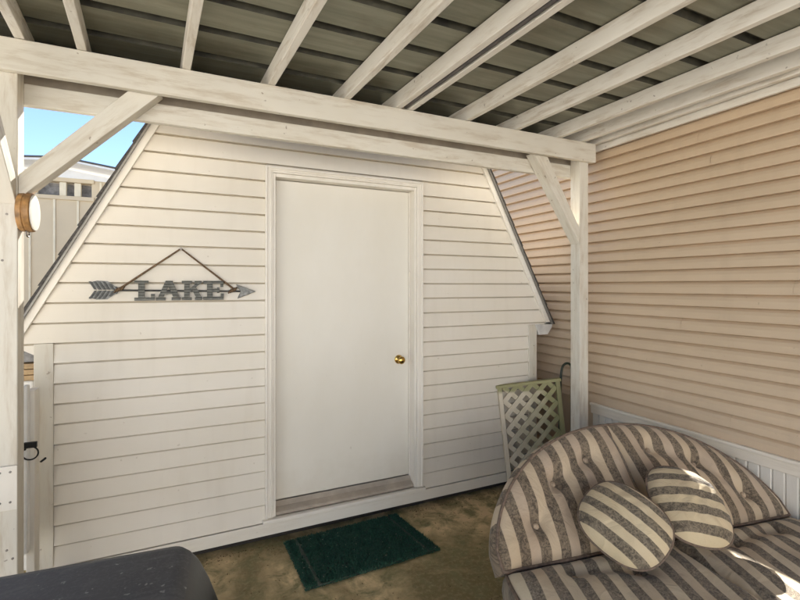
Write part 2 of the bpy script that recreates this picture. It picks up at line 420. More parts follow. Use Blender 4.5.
# ------------------------------------------------------------------ house on the right
W = 2.90
house = thing('house', 'tan lap sided house wall above white beadboard wainscot', 'house', (W, 1.0, 0))
hs = MB(); k = 0; z = .712
hz = [.712] + [.79 + .0782 * i for i in range(0, 29)]
for z0, z1 in zip(hz, hz[1:]):
    cuts = [-4] + sorted(random.uniform(-3.5, 8.5) for _ in range(3)) + [9]
    for ya, yb_ in zip(cuts, cuts[1:]):
        o_ = random.uniform(-.0012, .0012); dz = random.uniform(-.0006, .0006)
        za, zm = z0 + dz, z1 - .024
        pr = [(W + .012, z0 + .0005), (W - .021 + o_, za), (W - .0225 + o_, za + .006), (W - .018 + o_, z0 + (z1 - z0) * .50), (W - .010 + o_, z0 + (z1 - z0) * .74), (W + .0015 + o_, z1 - .008), (W + .012, z1)]
        for (xa, zz_a), (xb, zz_b) in zip(pr, pr[1:]):
            hs.poly([(xa, ya, zz_a), (xa, yb_ - .0015, zz_a), (xb, yb_ - .0015, zz_b), (xb, ya, zz_b)])
hs.box(W + .014, W + .15, -4, 9, 0, 2.98)
hs.build('siding_wall', 'house_siding', house)
MB().box(W - .030, W - .0005, -4, 2.60, .628, .690).build('cap_rail', 'trim_white_y', house, .004)
MB().box(W - .044, W - .0005, -4, 2.60, .6905, .711).build('cap_ledge', 'trim_white_y', house, .004)
bb = MB(); y = -4
while y < 2.58:
    bb.prism([(W - .012, y + .003, .10), (W - .018, y + .008, .10), (W - .018, y + .055, .10), (W - .012, y + .060, .10), (W - .0005, y + .060, .10), (W - .0005, y + .003, .10)], (0, 0, .527)); y += .0605
bb.box(W - .010, W - .0005, -4, 2.59, .10, .627)
bb.build('beadboard', 'trim_white', house)
MB().box(W - .022, W - .0005, -4, 2.60, .002, .0995).build('base_board', 'trim_white_y', house, .003)
MB().box(W - .0, W + 1.2, -4, 9, 2.985, 3.01).build('eave', 'shingle', house)

# ------------------------------------------------------------------ patio cover
cover = thing('patio_cover', 'whitewashed timber patio cover with metal roofing on posts', 'patio cover', (1.0, 2.5, 0))
BZ0, BZ1 = 2.541, 2.680
MB().box(-2.3, 2.773, 2.462, 2.4985, BZ0, BZ1).build('front_beam', 'wood_x', cover, .004)
MB().box(-2.3, 2.765, 2.592, 2.630, 2.441, 2.538).build('rear_beam', 'wood_x', cover, .004)
MB().box(-2.3, 2.765, 2.640, 2.665, 2.545, 2.680).build('header_board', 'threshold', cover, .004)  # darker wood, shade of the gap between the beams put into its colour
PX = (-.752, -.663)
MB().box(*PX, 2.50, 2.589, 0, BZ1 - .002).build('post', 'wood_z', cover, .004)
MB().box(2.647, 2.735, 2.50, 2.589, 0, BZ1 - .002).build('post', 'wood_z', cover, .004)
# knee braces
def brace(P, ext, mt): MB().prism(P, ext).build('knee_brace', mt, cover, .003)
yb = 2.503
brace([(-.662, yb, 2.000), (-.662, yb, 2.105), (-.235, yb, 2.560), (-.105, yb, 2.560)], (0, .083, 0), 'brace_a')
brace([(2.646, yb, 1.935), (2.646, yb, 2.055), (2.330, yb, 2.560), (2.215, yb, 2.560), (2.215, yb, 2.557)], (0, .083, 0), 'brace_b')
brace([(-.748, 2.498, 1.975), (-.748, 2.498, 2.090), (-.748, 1.985, 2.680), (-.748, 1.872, 2.680)], (.081, 0, 0), 'brace_c')
# rafters: (x at the front beam, skew per metre)
SK = -.065
def rz(y): return 2.682 + .012 * (2.5 - y)
def rafter(x, w=.038, h=.089, y1=2.66, y0=.20, dz=0):
    xa = x - SK * (2.5 - y0); xb = x - SK * (2.5 - y1); za, zb = rz(y0) + dz, rz(y1) + dz
    q = MB(); q.hexa([(xa - w / 2, y0, za), (xa + w / 2, y0, za), (xb + w / 2, y1, zb), (xb - w / 2, y1, zb),
                      (xa - w / 2, y0, za + h), (xa + w / 2, y0, za + h), (xb + w / 2, y1, zb + h), (xb - w / 2, y1, zb + h)])
    q.build('rafter', 'wood_y', cover, .003)
for x in (-1.86, -1.46, -1.06, -.650, -.427, 0.0, .408, .827, 1.148, 1.228, 1.638, 2.036, 2.42): rafter(x)
rafter(2.645)
q = MB()   # ledger against the house
for (x0, x1, z0, z1) in ((2.790, 2.828, 2.690, 2.772), (2.852, 2.8765, 2.652, 2.70)):
    q.box(x0, x1, .2, 2.62, z0, z1)
q.build('ledger', 'wood_y', cover, .003)
q = MB()   # conduit tucked under the doubled rafter
xa = 1.188
q.tube([(xa - SK * (2.5 - y), y, rz(y) + .012) for y in (2.46, 1.7, .9, .22)], .013, 8)
q.build('conduit', 'conduit', cover, smooth=True)
# roofing sheets, ribs along x
q = MB(); prof = []; y = .05
while y < 2.72:
    prof += [(y, 0), (y + .192, 0), (y + .204, .030), (y + .232, .030)]; y += .245
prof = [(yy, rz(yy) + .0915 + hh) for yy, hh in prof if yy < 2.74]
va = [q.bm.verts.new((-2.4, yy, zz)) for yy, zz in prof]; vb = [q.bm.verts.new((2.885, yy, zz)) for yy, zz in prof]
vc = [q.bm.verts.new((-2.4, yy, zz + .004)) for yy, zz in prof]; vd = [q.bm.verts.new((2.885, yy, zz + .004)) for yy, zz in prof]
for i in range(len(prof) - 1):
    f_ = q.bm.faces.new((va[i], va[i + 1], vb[i + 1], vb[i])); q.bm.faces.new((vc[i], vd[i], vd[i + 1], vc[i + 1]))
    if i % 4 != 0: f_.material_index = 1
q.build('roofing_sheet', 'roofing', cover).data.materials.append(M['rib_shade'])
MB().box(-2.3, 2.83, 2.668, 2.69, 2.60, 2.775).build('fascia', 'dark', cover)
# repair plates and screws on the left post
MB().box(-.758, -.661, 2.488, 2.4985, .655, .845).build('repair_plate', 'trim_white', cover, .002)
MB().box(-.760, -.659, 2.480, 2.4985, .0, .33).build('plinth', 'trim_white', cover, .004)
q = MB()
for x, z, y in ((-.72, .82, 2.488), (-.685, .82, 2.488), (-.72, .69, 2.488), (-.685, .69, 2.488), (-.70, .26, 2.48), (-.70, 1.93, 2.50), (-.715, 1.73, 2.50), (-.70, .48, 2.50), (-.68, .44, 2.50)):
    q = MB(); q.lathe((x, y, z), (0, -1, 0), [(0, .005), (.002, .005), (.003, .001)], 8)
    q.build('screw', 'steel', cover)

# ------------------------------------------------------------------ sign on the shed
SY = D - .016
sign = thing('arrow_sign', 'zinc arrow sign reading LAKE hanging on a brown rope', 'sign', (-.04, SY, 1.595))
SL = Vector((0, 0, 0))
def zc(x): return 1.598 - .012 * (x + .47) / .86      # slight tilt of the arrow
MB().tube([(-.36, SY - .012, zc(-.36)), (.30, SY - .012, zc(.30))], .0055, 8).build('shaft', 'zinc_dark', sign)
# fletching: two vanes with slanting barbs
q = MB(); q2 = MB()
for s in (1, -1):
    pts = [(-.478, .040 * s), (-.44, .052 * s), (-.39, .050 * s), (-.335, .005 * s), (-.43, .002 * s)]
    q2.prism([(x, SY - .006, zc(x) + z) for x, z in pts], (0, .003, 0))
    for i in range(6):
        x0 = -.450 + i * .021
        hgt = .047 if i < 4 else (.034 if i == 4 else .02)
        pz = [(x0, .003), (x0 + .010, .003), (x0 + .010 - .026 * hgt / .047, hgt), (x0 - .026 * hgt / .047, hgt)]
        q.prism([(x, SY - .016, zc(x) + s * z) for x, z in pz], (0, .009, 0))
q2.build('fletching', 'zinc_plain', sign); q.build('fletching_barbs', 'zinc_dark', sign)
MB().prism([(x, SY - .020, zc(x) + z) for x, z in ((.275, .043), (.392, 0), (.283, -.045), (.303, 0))], (0, .014, 0)).build('arrowhead', 'zinc_plain', sign, .003)
def letter(x0, x1, polys):
    q = MB(); wd = x1 - x0; hh = .112; zb = 1.538
    for j, pl in enumerate(polys):
        q.prism([(x0 + u * wd, SY - .026 - .0006 * j, zb + v * hh) for u, v in pl], (0, .010, 0))
    q.build('letter', 'zinc', sign)
R = lambda a, b, c, d: [(a, b), (c, b), (c, d), (a, d)]
letter(-.266, -.146, [R(.20, .15, .46, .87), R(.04, .87, .62, 1), R(.04, 0, .88, .15), R(.72, .151, .88, .34)])
letter(-.160, -.024, [[(.12, .17), (.32, .17), (.62, 1), (.40, 1)], [(.68, .17), (.93, .17), (.66, 1), (.42, 1)], R(.30, .32, .75, .45), R(.04, 0, .40, .15), R(.62, 0, .97, .15)])
letter(-.026, .088, [R(.14, .15, .40, .86), R(.03, .87, .50, 1), R(.03, 0, .50, .14), [(.40, .42), (.40, .60), (.70, .88), (.93, .88)], [(.48, .58), (.68, .70), (.98, .12), (.70, .12)], R(.62, .87, .96, 1), R(.64, 0, .98, .14)])
letter(.092, .206, [R(.18, .16, .45, .85), R(0, .85, .97, 1), R(0, 0, .99, .16), R(.45, .44, .72, .58), R(.66, .36, .78, .66), R(.82, .68, .97, .849), R(.84, .161, .99, .34)])
q = MB(); q.tube([(-.345, SY - .010, 1.600), (-.31, SY - .012, 1.622), (-.027, SY - .006, 1.838), (.225, SY - .012, 1.632), (.265, SY - .010, 1.600)], .0062, 8)
for cx_ in (-.335, .255):
    for i in range(4): q.tube([(cx_ + .011 * i - .015 + .012 * math.cos(t) * .6, SY - .012 + .010 * math.sin(t), zc(cx_) + .011 * math.cos(t) + .004 * i) for t in [2 * math.pi * k / 10 for k in range(10)]], .0045, 6, True)
q.build('hanging_rope', 'rope', sign, smooth=True)
q = MB(); q.lathe((-.027, D - .001, 1.836), (0, -1, 0), [(0, .003), (.026, .003), (.027, .007), (.030, .006)], 10); q.build('nail', 'steel', sign)

# ------------------------------------------------------------------ wooden hoop on the post
hp = thing('wooden_hoop', 'small round bent wood drum with pale face fixed to left post', 'ornament', (-.661, 2.53, 1.945))
q = MB(); q.lathe((-.661, 2.53, 1.945), (1, 0, 0), [(0, .080), (.003, .084), (.020, .086), (.023, .083), (.026, .083), (.029, .087), (.046, .085), (.049, .081)], 40)
q.build('rim', 'drum_wood', hp, smooth=False)
q = MB(); q.lathe((-.611, 2.53, 1.945), (1, 0, 0), [(0, .079), (.003, .078), (.004, .06)], 40); q.build('face', 'drum_skin', hp)
q = MB(); q.tube([(-.635, 2.53 + .02 * math.cos(t), 1.853 + .016 * math.sin(t)) for t in [2 * math.pi * k / 16 for k in range(16)]], .0035, 8, True); q.build('ring', 'steel', hp, smooth=True)

# ------------------------------------------------------------------ gate at the left gap
gate = thing('gate', 'narrow white gate edge with a black ring latch beside shed corner', 'gate', (-.66, 2.7, 0))
MB().box(-.688, -.668, 2.66, 2.70, .37, 1.155).build('stile', 'gate_white', gate, .006)
MB().box(-.690, -.656, 2.72, 2.80, 0, 1.12).build('gate_post', 'trim_white', gate, .004)
q = MB(); q.box(-1.60, -.694, 2.672, 2.690, .35, 1.15); q.build('panel', 'trim_white', gate, .003)
q = MB(); q.box(-.680, -.630, 2.640, 2.658, .868, .894); q.box(-.692, -.672, 2.645, 2.659, .858, .872)
la = q.build('latch', 'black_metal', gate, .002)
q = MB(); q.tube([(-.656 + .030 * math.cos(t), 2.650, .842 + .030 * math.sin(t)) for t in [2 * math.pi * k / 24 for k in range(24)]], .0035, 8, True); q.build('ring', 'black_metal', la, smooth=True)
q = MB(); q.tube([(-.632, 2.72, .775), (-.610, 2.70, .795)], .005, 8); q.build('latch_pin', 'black_metal', gate)

# pile of blocks and boards behind the gate
pile = thing('block_stack', 'stack of reddish and grey blocks on boards beside shed eave', 'block stack', (-.95, 3.4, 0))
MB().box(-1.15, -.79, 3.25, 3.6, 0, 1.08).build('crate', 'gate_white', pile, .01)
for i in range(3): MB().box(-1.17 + .01 * i, -.785, 3.24, 3.58, 1.083 + .033 * i, 1.112 + .033 * i).build('board', 'rawwood', pile, .003)
MB().box(-1.1, -.79, 3.26, 3.5, 1.185, 1.245).build('grey_block', 'greyblock', pile, .004)
MB().box(-1.1, -.79, 3.25, 3.5, 1.25, 1.292).build('brick', 'brick', pile, .004)

# ------------------------------------------------------------------ lattice panel and hose
lat = thing('lattice_panel', 'leaning white lattice panel greened with mould beside the shed', 'lattice', (2.32, 2.92, 0))
LW, LH = .50, .81
f1 = MB(); f1.box(0, .032, -.018, .018, 0, LH); f5 = MB(); f5.box(LW - .032, LW, -.018, .018, 0, LH)
q2 = MB(); q2.box(-.012, LW + .01, -.022, .022, LH + .0005, LH + .022); q4 = MB(); q4.box(.033, LW - .033, -.016, .016, .05, .085)
q3 = MB()
def slats(mb, sgn, y, cut=.033):
    x0, x1, z0, z1 = cut, LW - cut, .086, LH - .001; sp = .118; c = -LH - .2
    while c < LW + LH + .2:
        # line z = sgn*(x - c) (+ LH if sgn<0): clip
        pts = []
        for x in (x0, x1):
            zz = (x - c) if sgn > 0 else (c + .1 - x)
            pts.append((x, zz))
        (xa, za), (xb, zb) = pts
        def clip(xa, za, xb, zb):
            t0, t1 = 0, 1
            for lo, hi, a, d in ((z0, z1, za, zb - za),):
                ta, tb = (lo - a) / d, (hi - a) / d
                if ta > tb: ta, tb = tb, ta
                t0, t1 = max(t0, ta), min(t1, tb)
            return t0, t1
        t0, t1 = clip(xa, za, xb, zb)
        if t1 - t0 > .04:
            A = (xa + (xb - xa) * t0, y, za + (zb - za) * t0); B = (xa + (xb - xa) * t1, y, za + (zb - za) * t1)
            mb.bar(A, B, .036, .006, (0, 1, 0))
        c += sp
slats(q3, 1, -.0045); slats(q3, -1, .0045)
for qq, nm, mt in ((f1, 'stile', 'lattice'), (f5, 'stile', 'lattice'), (q2, 'rail', 'lattice'), (q4, 'rail', 'lattice'), (q3, 'slats', 'lattice')):
    qq.bm.transform(Matrix.Translation((2.32, 2.915, .003)) @ Matrix.Rotation(math.radians(-23), 4, 'Z') @ Matrix.Rotation(math.radians(-6.3), 4, 'Y'))
    qq.build(nm, mt, lat, .002 if nm != 'slats' else 0)
hose = MB()
pth = [(2.742, 2.965, .40), (2.748, 2.962, .62), (2.75, 2.960, .80), (2.757, 2.958, .91), (2.775, 2.957, .965), (2.805, 2.956, .985), (2.840, 2.955, .98), (2.865, 2.955, .95), (2.872, 2.957, .85), (2.872, 2.96, .40), (2.86, 2.97, .02), (2.80, 2.98, .013), (2.74, 2.97, .02), (2.742, 2.965, .40)]
# smooth the path
def catmull(P, n=6):
    P = [Vector(p) for p in P]; out = []
    for i in range(len(P) - 1):
        p0, p1, p2, p3 = P[max(i - 1, 0)], P[i], P[i + 1], P[min(i + 2, len(P) - 1)]
        for k in range(n):
            t = k / n
            out.append(.5 * ((2 * p1) + (p2 - p0) * t + (2 * p0 - 5 * p1 + 4 * p2 - p3) * t * t + (3 * p1 - p0 - 3 * p2 + p3) * t ** 3))
    out.append(P[-1]); return out
hose.tube([p + Vector((.012, -.150, 0)) for p in catmull(pth)], .0095, 10)
tag(hose.build('garden_hose', 'hose', smooth=True), 'dark green garden hose looped upright behind the lattice', 'hose')

# ------------------------------------------------------------------ doormat
mx0, mx1, my0, my1 = .575, 1.385, 2.395, 2.905
dm = thing('doormat', 'dark green bristle doormat lying on concrete before the door', 'doormat', (.98, 2.65, 0))
rot = Matrix.Rotation(math.radians(1.2), 4, 'Z')
def msk(x, y): # slightly skewed outline as in the photo
    f = (y - my0) / (my1 - my0); return x - .02 * f + (x - mx0) * (-.06 * f + .03), y + .03 * (x - mx0)
q = MB(); i_ = .005; q.prism([(*msk(mx0 + i_, my0 + i_), .001), (*msk(mx1 - i_, my0 + i_), .001), (*msk(mx1 - i_, my1 - i_), .001), (*msk(mx0 + i_, my1 - i_), .001)], (0, 0, .012)); q.build('backing', 'hose', dm, .003)
q = MB()
for i in range(34000):
    x = random.uniform(mx0, mx1); y = random.uniform(my0, my1)
    bx = min(x - mx0, mx1 - x)
    hgt = random.uniform(.006, .022) * (.75 + .25 * math.sin(61 * x + 9 * math.sin(37 * y)) * math.sin(53 * y))
    if abs(bx - .075) < .010: hgt *= .2          # pressed groove near each short edge
    edge_ = min(x - mx0, mx1 - x, y - my0, my1 - y) < .007; zb_ = random.uniform(.001, .0115) if edge_ else .0115
    X, Y = msk(x, y); a = random.uniform(0, 6.283); r = random.uniform(.0022, .0042); l = random.uniform(-.010, .010), random.uniform(-.010, .010)
    q.poly([(X - r * math.cos(a), Y - r * math.sin(a), zb_), (X + r * math.cos(a), Y + r * math.sin(a), zb_), (X + l[0], Y + l[1], zb_ + hgt)])
q.build('bristles', 'mat_green', dm)['kind'] = 'stuff'
q = MB()
for i in range(60):
    X, Y = msk(random.uniform(mx0, mx1), random.uniform(my0, my1)); a = random.uniform(0, 6.28); L = random.uniform(.003, .009)
    q.tube([(X, Y, .0275), (X + L * math.cos(a), Y + L * math.sin(a), .029)], .0009, 5)
q.build('straw_flecks', 'mat_fleck', dm)['kind'] = 'stuff'

M['litter'] = simple('dry leaf litter', (.20, .135, .06), .9, var=.4, scale=30)
q = MB()
for i in range(1300):
    if random.random() < .45: x, y = random.uniform(-.6, 2.5), 2.97 - abs(random.gauss(0, .05)) - .03
    else: x, y = random.uniform(-.2, 2.3), random.uniform(1.3, 2.95)
    if .54 < x < 1.44 and 2.34 < y < 2.96: continue
    a = random.uniform(0, 6.28); L = random.uniform(.0015, .007); w_ = L * random.uniform(.3, .8); ca, sa = math.cos(a), math.sin(a)
    z_ = .0025 if not (.56 < x < 1.42 and 2.36 < y < 2.94) else .024
    q.prism([(x - L * ca, y - L * sa, z_), (x + w_ * sa, y - w_ * ca, z_ + .001), (x + L * ca, y + L * sa, z_ + .002), (x - w_ * sa, y + w_ * ca, z_ + .001)], (0, 0, .0015))
lt_ = q.build('leaf_litter', 'litter'); lt_['kind'] = 'stuff'; lt_['label'] = 'crumbs of dry leaf litter scattered over the mossy concrete'; lt_['category'] = 'litter'

# ------------------------------------------------------------------ daybed
O = Vector((2.03, 1.42, .42)); U = Vector((.989, -.148, 0)); N = Vector((.148, .989, 0)); Zv = Vector((0, 0, 1))
bt = math.radians(41); V = N * math.sin(bt) + Zv * math.cos(bt); NF = -N * math.cos(bt) + Zv * math.sin(bt)
bed = thing('daybed', 'round daybed with striped tufted back and seat cushions', 'daybed', (O.x, O.y, 0))
def cushion(name, dom, toP, nrm, bulge, thick, buttons, mat, uvf, na=70, nb=56, edge=.045, parent=bed, dip=.040, creases=(), pipe=True):
    """dom(a,b)->(u,v); border front ring on the plane, body thickness behind it"""
    bm = bmesh.new(); uvl = bm.loops.layers.uv.new('UVMap')
    ring = [dom(i / na, 0) for i in range(na)] + [dom(1, j / nb) for j in range(nb)] + [dom(1 - i / na, 1) for i in range(na)] + [dom(0, 1 - j / nb) for j in range(nb)]
    def dist(p):
        best = 9
        for i in range(len(ring)):
            a, b = ring[i - 1], ring[i]
            if abs(a[0]) < .012 and abs(b[0]) < .012: continue
            dx, dy = b[0] - a[0], b[1] - a[1]; L2 = dx * dx + dy * dy
            t = 0 if L2 < 1e-12 else max(0, min(1, ((p[0] - a[0]) * dx + (p[1] - a[1]) * dy) / L2))
            d = (a[0] + t * dx - p[0]) ** 2 + (a[1] + t * dy - p[1]) ** 2
            if d < best: best = d
        return math.sqrt(best)
    def hgt(u, v):
        d = dist((u, v)); h = bulge * (1 - math.exp(-d / edge))
        for bu, bv in buttons:
            r2 = (u - bu) ** 2 + (v - bv) ** 2
            h -= dip * (.62 * math.exp(-r2 / .055 ** 2) + .25 * math.exp(-r2 / .024 ** 2)) * min(1, d / .04)
        for (p, q_) in creases:
            dx, dy = q_[0] - p[0], q_[1] - p[1]; t = max(0, min(1, ((u - p[0]) * dx + (v - p[1]) * dy) / (dx * dx + dy * dy)))
            r2 = (p[0] + t * dx - u) ** 2 + (p[1] + t * dy - v) ** 2
            h -= .45 * dip * math.exp(-r2 / .034 ** 2) * min(1, d / .05)
        h -= .026 * math.exp(-(u / .024) ** 2) * min(1, d / .05)
        h += .004 * math.sin(23 * u + 5 * v) * math.sin(19 * v - 7 * u) * min(1, d / .05)
        return h
    grid = []
    info = {}
    for i in range(na + 1):
        row = []
        for j in range(nb + 1):
            u, v = dom(i / na, j / nb)
            vt = bm.verts.new(toP(u, v) + nrm * hgt(u, v)); info[vt] = (u, v); row.append(vt)
        grid.append(row)
    for i in range(na):
        for j in range(nb):
            bm.faces.new((grid[i][j], grid[i + 1][j], grid[i + 1][j + 1], grid[i][j + 1]))
    rv = [grid[i][0] for i in range(na)] + [grid[na][j] for j in range(nb)] + [grid[na - i][nb] for i in range(na)] + [grid[0][nb - j] for j in range(nb)]
    lay = [rv]
    uc = sum(p[0] for p in ring) / len(ring); vc = sum(p[1] for p in ring) / len(ring)
    for k, (dz, outw) in enumerate(((.15, .012), (.5, .018), (.85, .012), (1, 0))):
        r2 = []
        for (u, v) in ring:
            L = math.hypot(u - uc, v - vc); uu, vv = u + (u - uc) / L * outw, v + (v - vc) / L * outw
            vt = bm.verts.new(toP(uu, vv) - nrm * thick * dz); info[vt] = (u + .0 * dz, v - thick * dz); r2.append(vt)
        lay.append(r2)
    n = len(ring)
    for A, B in zip(lay, lay[1:]):
        for i in range(n): bm.faces.new((A[i], B[i], B[(i + 1) % n], A[(i + 1) % n]))
    bm.faces.new(lay[-1])
    for f in bm.faces:
        f.smooth = True
        for lp in f.loops: lp[uvl].uv = uvf(*info[lp.vert])
    bmesh.ops.remove_doubles(bm, verts=bm.verts, dist=1e-4)
    q = MB(); q.bm.free(); q.bm = bm
    o = q.build(name, mat, parent, smooth=True)
    if pipe:
        pp = []
        for (u, v) in ring:
            P_ = toP(u, v) + nrm * .002
            if not pp or (P_ - pp[-1]).length > .008: pp.append(P_)
        q = MB(); q.tube(pp, .0075, 8, True); q.build('piping', 'piping', o, smooth=True)
    if buttons:
        for bu, bv in buttons:
            q = MB(); c0 = toP(bu, bv) + nrm * (hgt(bu, bv) + .003)
            q.lathe(c0, nrm, [(0, .014), (.005, .0155), (.010, .0125), (.0125, .006), (.013, .001)], 14); q.build('button', 'button', o, smooth=True)
    return o
WB, LB = .85, .575
def hv(u): return LB * max(0, 1 - (abs(u) / WB) ** 2.05) ** .56
toB = lambda u, v: O + U * u + V * v
tuftL = [(-.215, .405), (-.44, .320), (-.615, .150), (-.33, .13)]
tuftR = [(.19, .415), (.45, .315), (.635, .130), (.33, .13)]
cr = lambda T: [(T[0], T[1]), (T[1], T[2])]
cushion('back_cushion', lambda a, b: (-WB * .985 + a * (WB * .985 - .0015), b * hv(-WB * .985 + a * (WB * .985 - .0015))), toB, NF, .044, .085, tuftL, 'cloth', lambda u, v: (u - .04 * v, v), creases=cr(tuftL))
cushion('back_cushion', lambda a, b: (.0015 + a * (WB * .985 - .0015), b * hv(.0015 + a * (WB * .985 - .0015))), toB, NF, .044, .085, tuftR, 'cloth', lambda u, v: (u + .06 * v, v), creases=cr(tuftR))
# seat: round, flaring forward
RS = .862; CVs = .25
def wv(v): return math.sqrt(max(1e-4, RS * RS - (v - CVs) ** 2))
LF = RS + CVs - .004
toS = lambda u, v: O + Vector((0, 0, -.015)) + U * u - N * v
seatL = [(-.56, .10), (-.30, .17), (-.62, .38), (-.30, .50), (-.45, .75), (-.16, .82)]
seatR = [(.27, .13), (.57, .10), (.30, .48), (.62, .38), (.16, .82), (.45, .75)]
cushion('seat_cushion', lambda a, b: (-wv(.0 + b * LF) * (1 - a) - .003 * a, b * LF), toS, Zv, .050, .13, seatL, 'cloth_seat', lambda u, v: (u + .27 * v, v), nb=70, creases=[(seatL[0], seatL[1]), (seatL[2], seatL[3])])
cushion('seat_cushion', lambda a, b: (wv(.0 + b * LF) * a + .003 * (1 - a), b * LF), toS, Zv, .050, .13, seatR, 'cloth_seat', lambda u, v: (u + .27 * v, v), nb=70, creases=[(seatR[0], seatR[1]), (seatR[2], seatR[3])])
# woven shell behind the back and the round base
q = MB(); nseg = 48; A = []; B = []
def shell(t): return (-.80 + 1.72 * t, (LB + .02) * max(0, 1 - abs(2 * t - 1) ** 2.2) ** .55 )
pts = [toB(shell(i / nseg)[0], shell(i / nseg)[1]) - NF * .100 for i in range(nseg + 1)]
q.prism(pts, tuple(-NF * .02)); q.build('back_shell', 'wicker', bed)
q = MB(); q.tube([p - NF * .010 for p in pts], .014, 8); q.build('shell_rim', 'wicker', bed, smooth=True)
cc = O - N * CVs
q = MB(); q.lathe((cc.x, cc.y, 0), (0, 0, 1), [(.02, .72), (.10, .76), (.262, .80), (.272, .79)], 48); q.build('base', 'wicker', bed, smooth=False)
q = MB(); q.tube([(cc.x + .80 * math.cos(t), cc.y + .80 * math.sin(t), .262) for t in [2 * math.pi * k / 48 for k in range(48)]], .012, 8, True); q.build('base_rim', 'wicker', bed, smooth=True)

# ------------------------------------------------------------------ throw pillows
def pillow(label, c, nrm, stripe_dir, Ra, Rb, T, phase):
    c = Vector(c); nz = Vector(nrm).normalized(); a = Vector(stripe_dir); a = (a - nz * a.dot(nz)).normalized(); b = nz.cross(a)
    th = thing('throw_pillow', label, 'pillow', c, 'striped throw pillows on the daybed')
    bm = bmesh.new(); uvl = bm.loops.layers.uv.new('UVMap'); inf = {}
    nr, ns = 22, 64
    for side in (1, -1):
        rows = []
        for i in range(nr + 1):
            rr = math.sin(i / nr * math.pi / 2); row = []
            for k in range(ns):
                t = 2 * math.pi * k / ns
                sq = 1 - .035 * math.cos(4 * t)
                x = Ra * rr * math.cos(t) * sq; y = Rb * rr * math.sin(t) * sq
                h = T * (1 - rr ** 2.3) ** .62 + (1 - rr ** 2) * (.0045 * math.sin(7 * x / Ra + 3 + 2 * y / Rb) * math.cos(5 * y / Rb) + .0025 * math.sin(17 * x / Ra + 6 * math.sin(4 * y / Rb + phase * 90)))
                h -= .0035 * math.exp(-((rr - .93) / .05) ** 2) * math.cos(14 * t)
                v = bm.verts.new(c + a * x + b * y + nz * (side * h)); inf[v] = (y, x); row.append(v)
            rows.append(row)
        for A_, B_ in zip(rows, rows[1:]):
            for k in range(ns): bm.faces.new((A_[k], A_[(k + 1) % ns], B_[(k + 1) % ns], B_[k]))
    for f in bm.faces:
        f.smooth = True
        for lp in f.loops: lp[uvl].uv = (inf[lp.vert][0] * 1.12 + phase, inf[lp.vert][1])
    bmesh.ops.remove_doubles(bm, verts=bm.verts, dist=1e-4)
    q = MB(); q.bm.free(); q.bm = bm; o = q.build('cushion', 'cloth_pillow', th, smooth=True)
    q = MB(); q.tube([c + a * (Ra * math.cos(t) * (1 - .035 * math.cos(4 * t))) + b * (Rb * math.sin(t) * (1 - .035 * math.cos(4 * t))) for t in [2 * math.pi * k / 64 for k in range(64)]], .006, 8, True)
    q.build('piping', 'piping', th, smooth=True)
def at(px, py, t):
    r = (px - 400) / 456; x = .9053 * r + .4247; y = -.4247 * r + .9053
    return Vector((x * t, y * t, H - (py - 286) / 456 * t))
Rv = Vector((.9053, -.4247, 0)); Fv = Vector((.4247, .9053, 0))
pillow('throw pillow with slanting stripes leaning left of the other pillow', at(624, 523, 1.95), -Fv * .62 + Zv * .75 - Rv * .25, Rv * .62 - Zv * .70 - Fv * .2, .184, .163, .075, .0)
pillow('throw pillow with level stripes and a streak of sun', at(688, 505, 2.06), -Fv * .60 + Zv * .78 + Rv * .12, Rv * .95 - Zv * .20, .178, .19, .078, .03)

# ------------------------------------------------------------------ barbecue in the lower left corner
bq = thing('barbecue', 'dusty charcoal grey barbecue hood in the near left corner', 'barbecue', (-.40, 1.05, 0))
q = MB()
def rrect(x0, x1, y0, y1, z, r, n=6):
    out = []
    for cx_, cy_, a0 in ((x1 - r, y1 - r, 0), (x0 + r, y1 - r, 90), (x0 + r, y0 + r, 180), (x1 - r, y0 + r, 270)):
        for i in range(n + 1):
            a = math.radians(a0 + 90 * i / n); out.append((cx_ + r * math.cos(a), cy_ + r * math.sin(a), z))
    return out
def loft(q, rings):
    R_ = [[q.bm.verts.new(p) for p in r] for r in rings]
    for A_, B_ in zip(R_, R_[1:]):
        n = len(A_)
        for k in range(n): q.bm.faces.new((A_[k], A_[(k + 1) % n], B_[(k + 1) % n], B_[k]))
    q.bm.faces.new(R_[0][::-1]); q.bm.faces.new(R_[-1])
x0, x1, y0, y1 = -.86, -.022, .76, 1.345
loft(q, [rrect(x0 - .060, x1 + .085, y0 - .09, y1 + .012, .74, .05), rrect(x0 - .055, x1 + .078, y0 - .085, y1 + .012, .80, .05), rrect(x0 - .040, x1 + .056, y0 - .06, y1 + .010, .865, .05),
         rrect(x0 - .022, x1 + .032, y0 - .03, y1 + .008, .915, .045), rrect(x0 - .008, x1 + .014, y0 - .01, y1 + .003, .938, .04), rrect(x0, x1, y0, y1, .948, .035), rrect(x0 + .02, x1 - .02, y0 + .02, y1 - .02, .952, .03)])
hood = q.build('hood', 'hood', bq, smooth=True); hood.data.materials.append(M['hood_black'])
for f in hood.data.polygons:
    if f.normal.z < .62: f.material_index = 1
for v in hood.data.vertices:
    w_ = Vector((v.co.x, v.co.y, 0)); w_.rotate(Matrix.Rotation(math.radians(-5), 3, 'Z')); v.co.x, v.co.y = w_.x, w_.y
q = MB(); loft(q, [rrect(-.80, .02, .72, 1.28, .52, .06), rrect(-.90, .07, .69, 1.33, .735, .05)]); q.build('firebox', 'hood_black', bq, smooth=True)
q = MB(); q.tube([(-.75, .640, .80), (-.75, .60, .80), (-.12, .60, .80), (-.12, .640, .80)], .012, 10); q.build('handle', 'steel', bq, smooth=True)
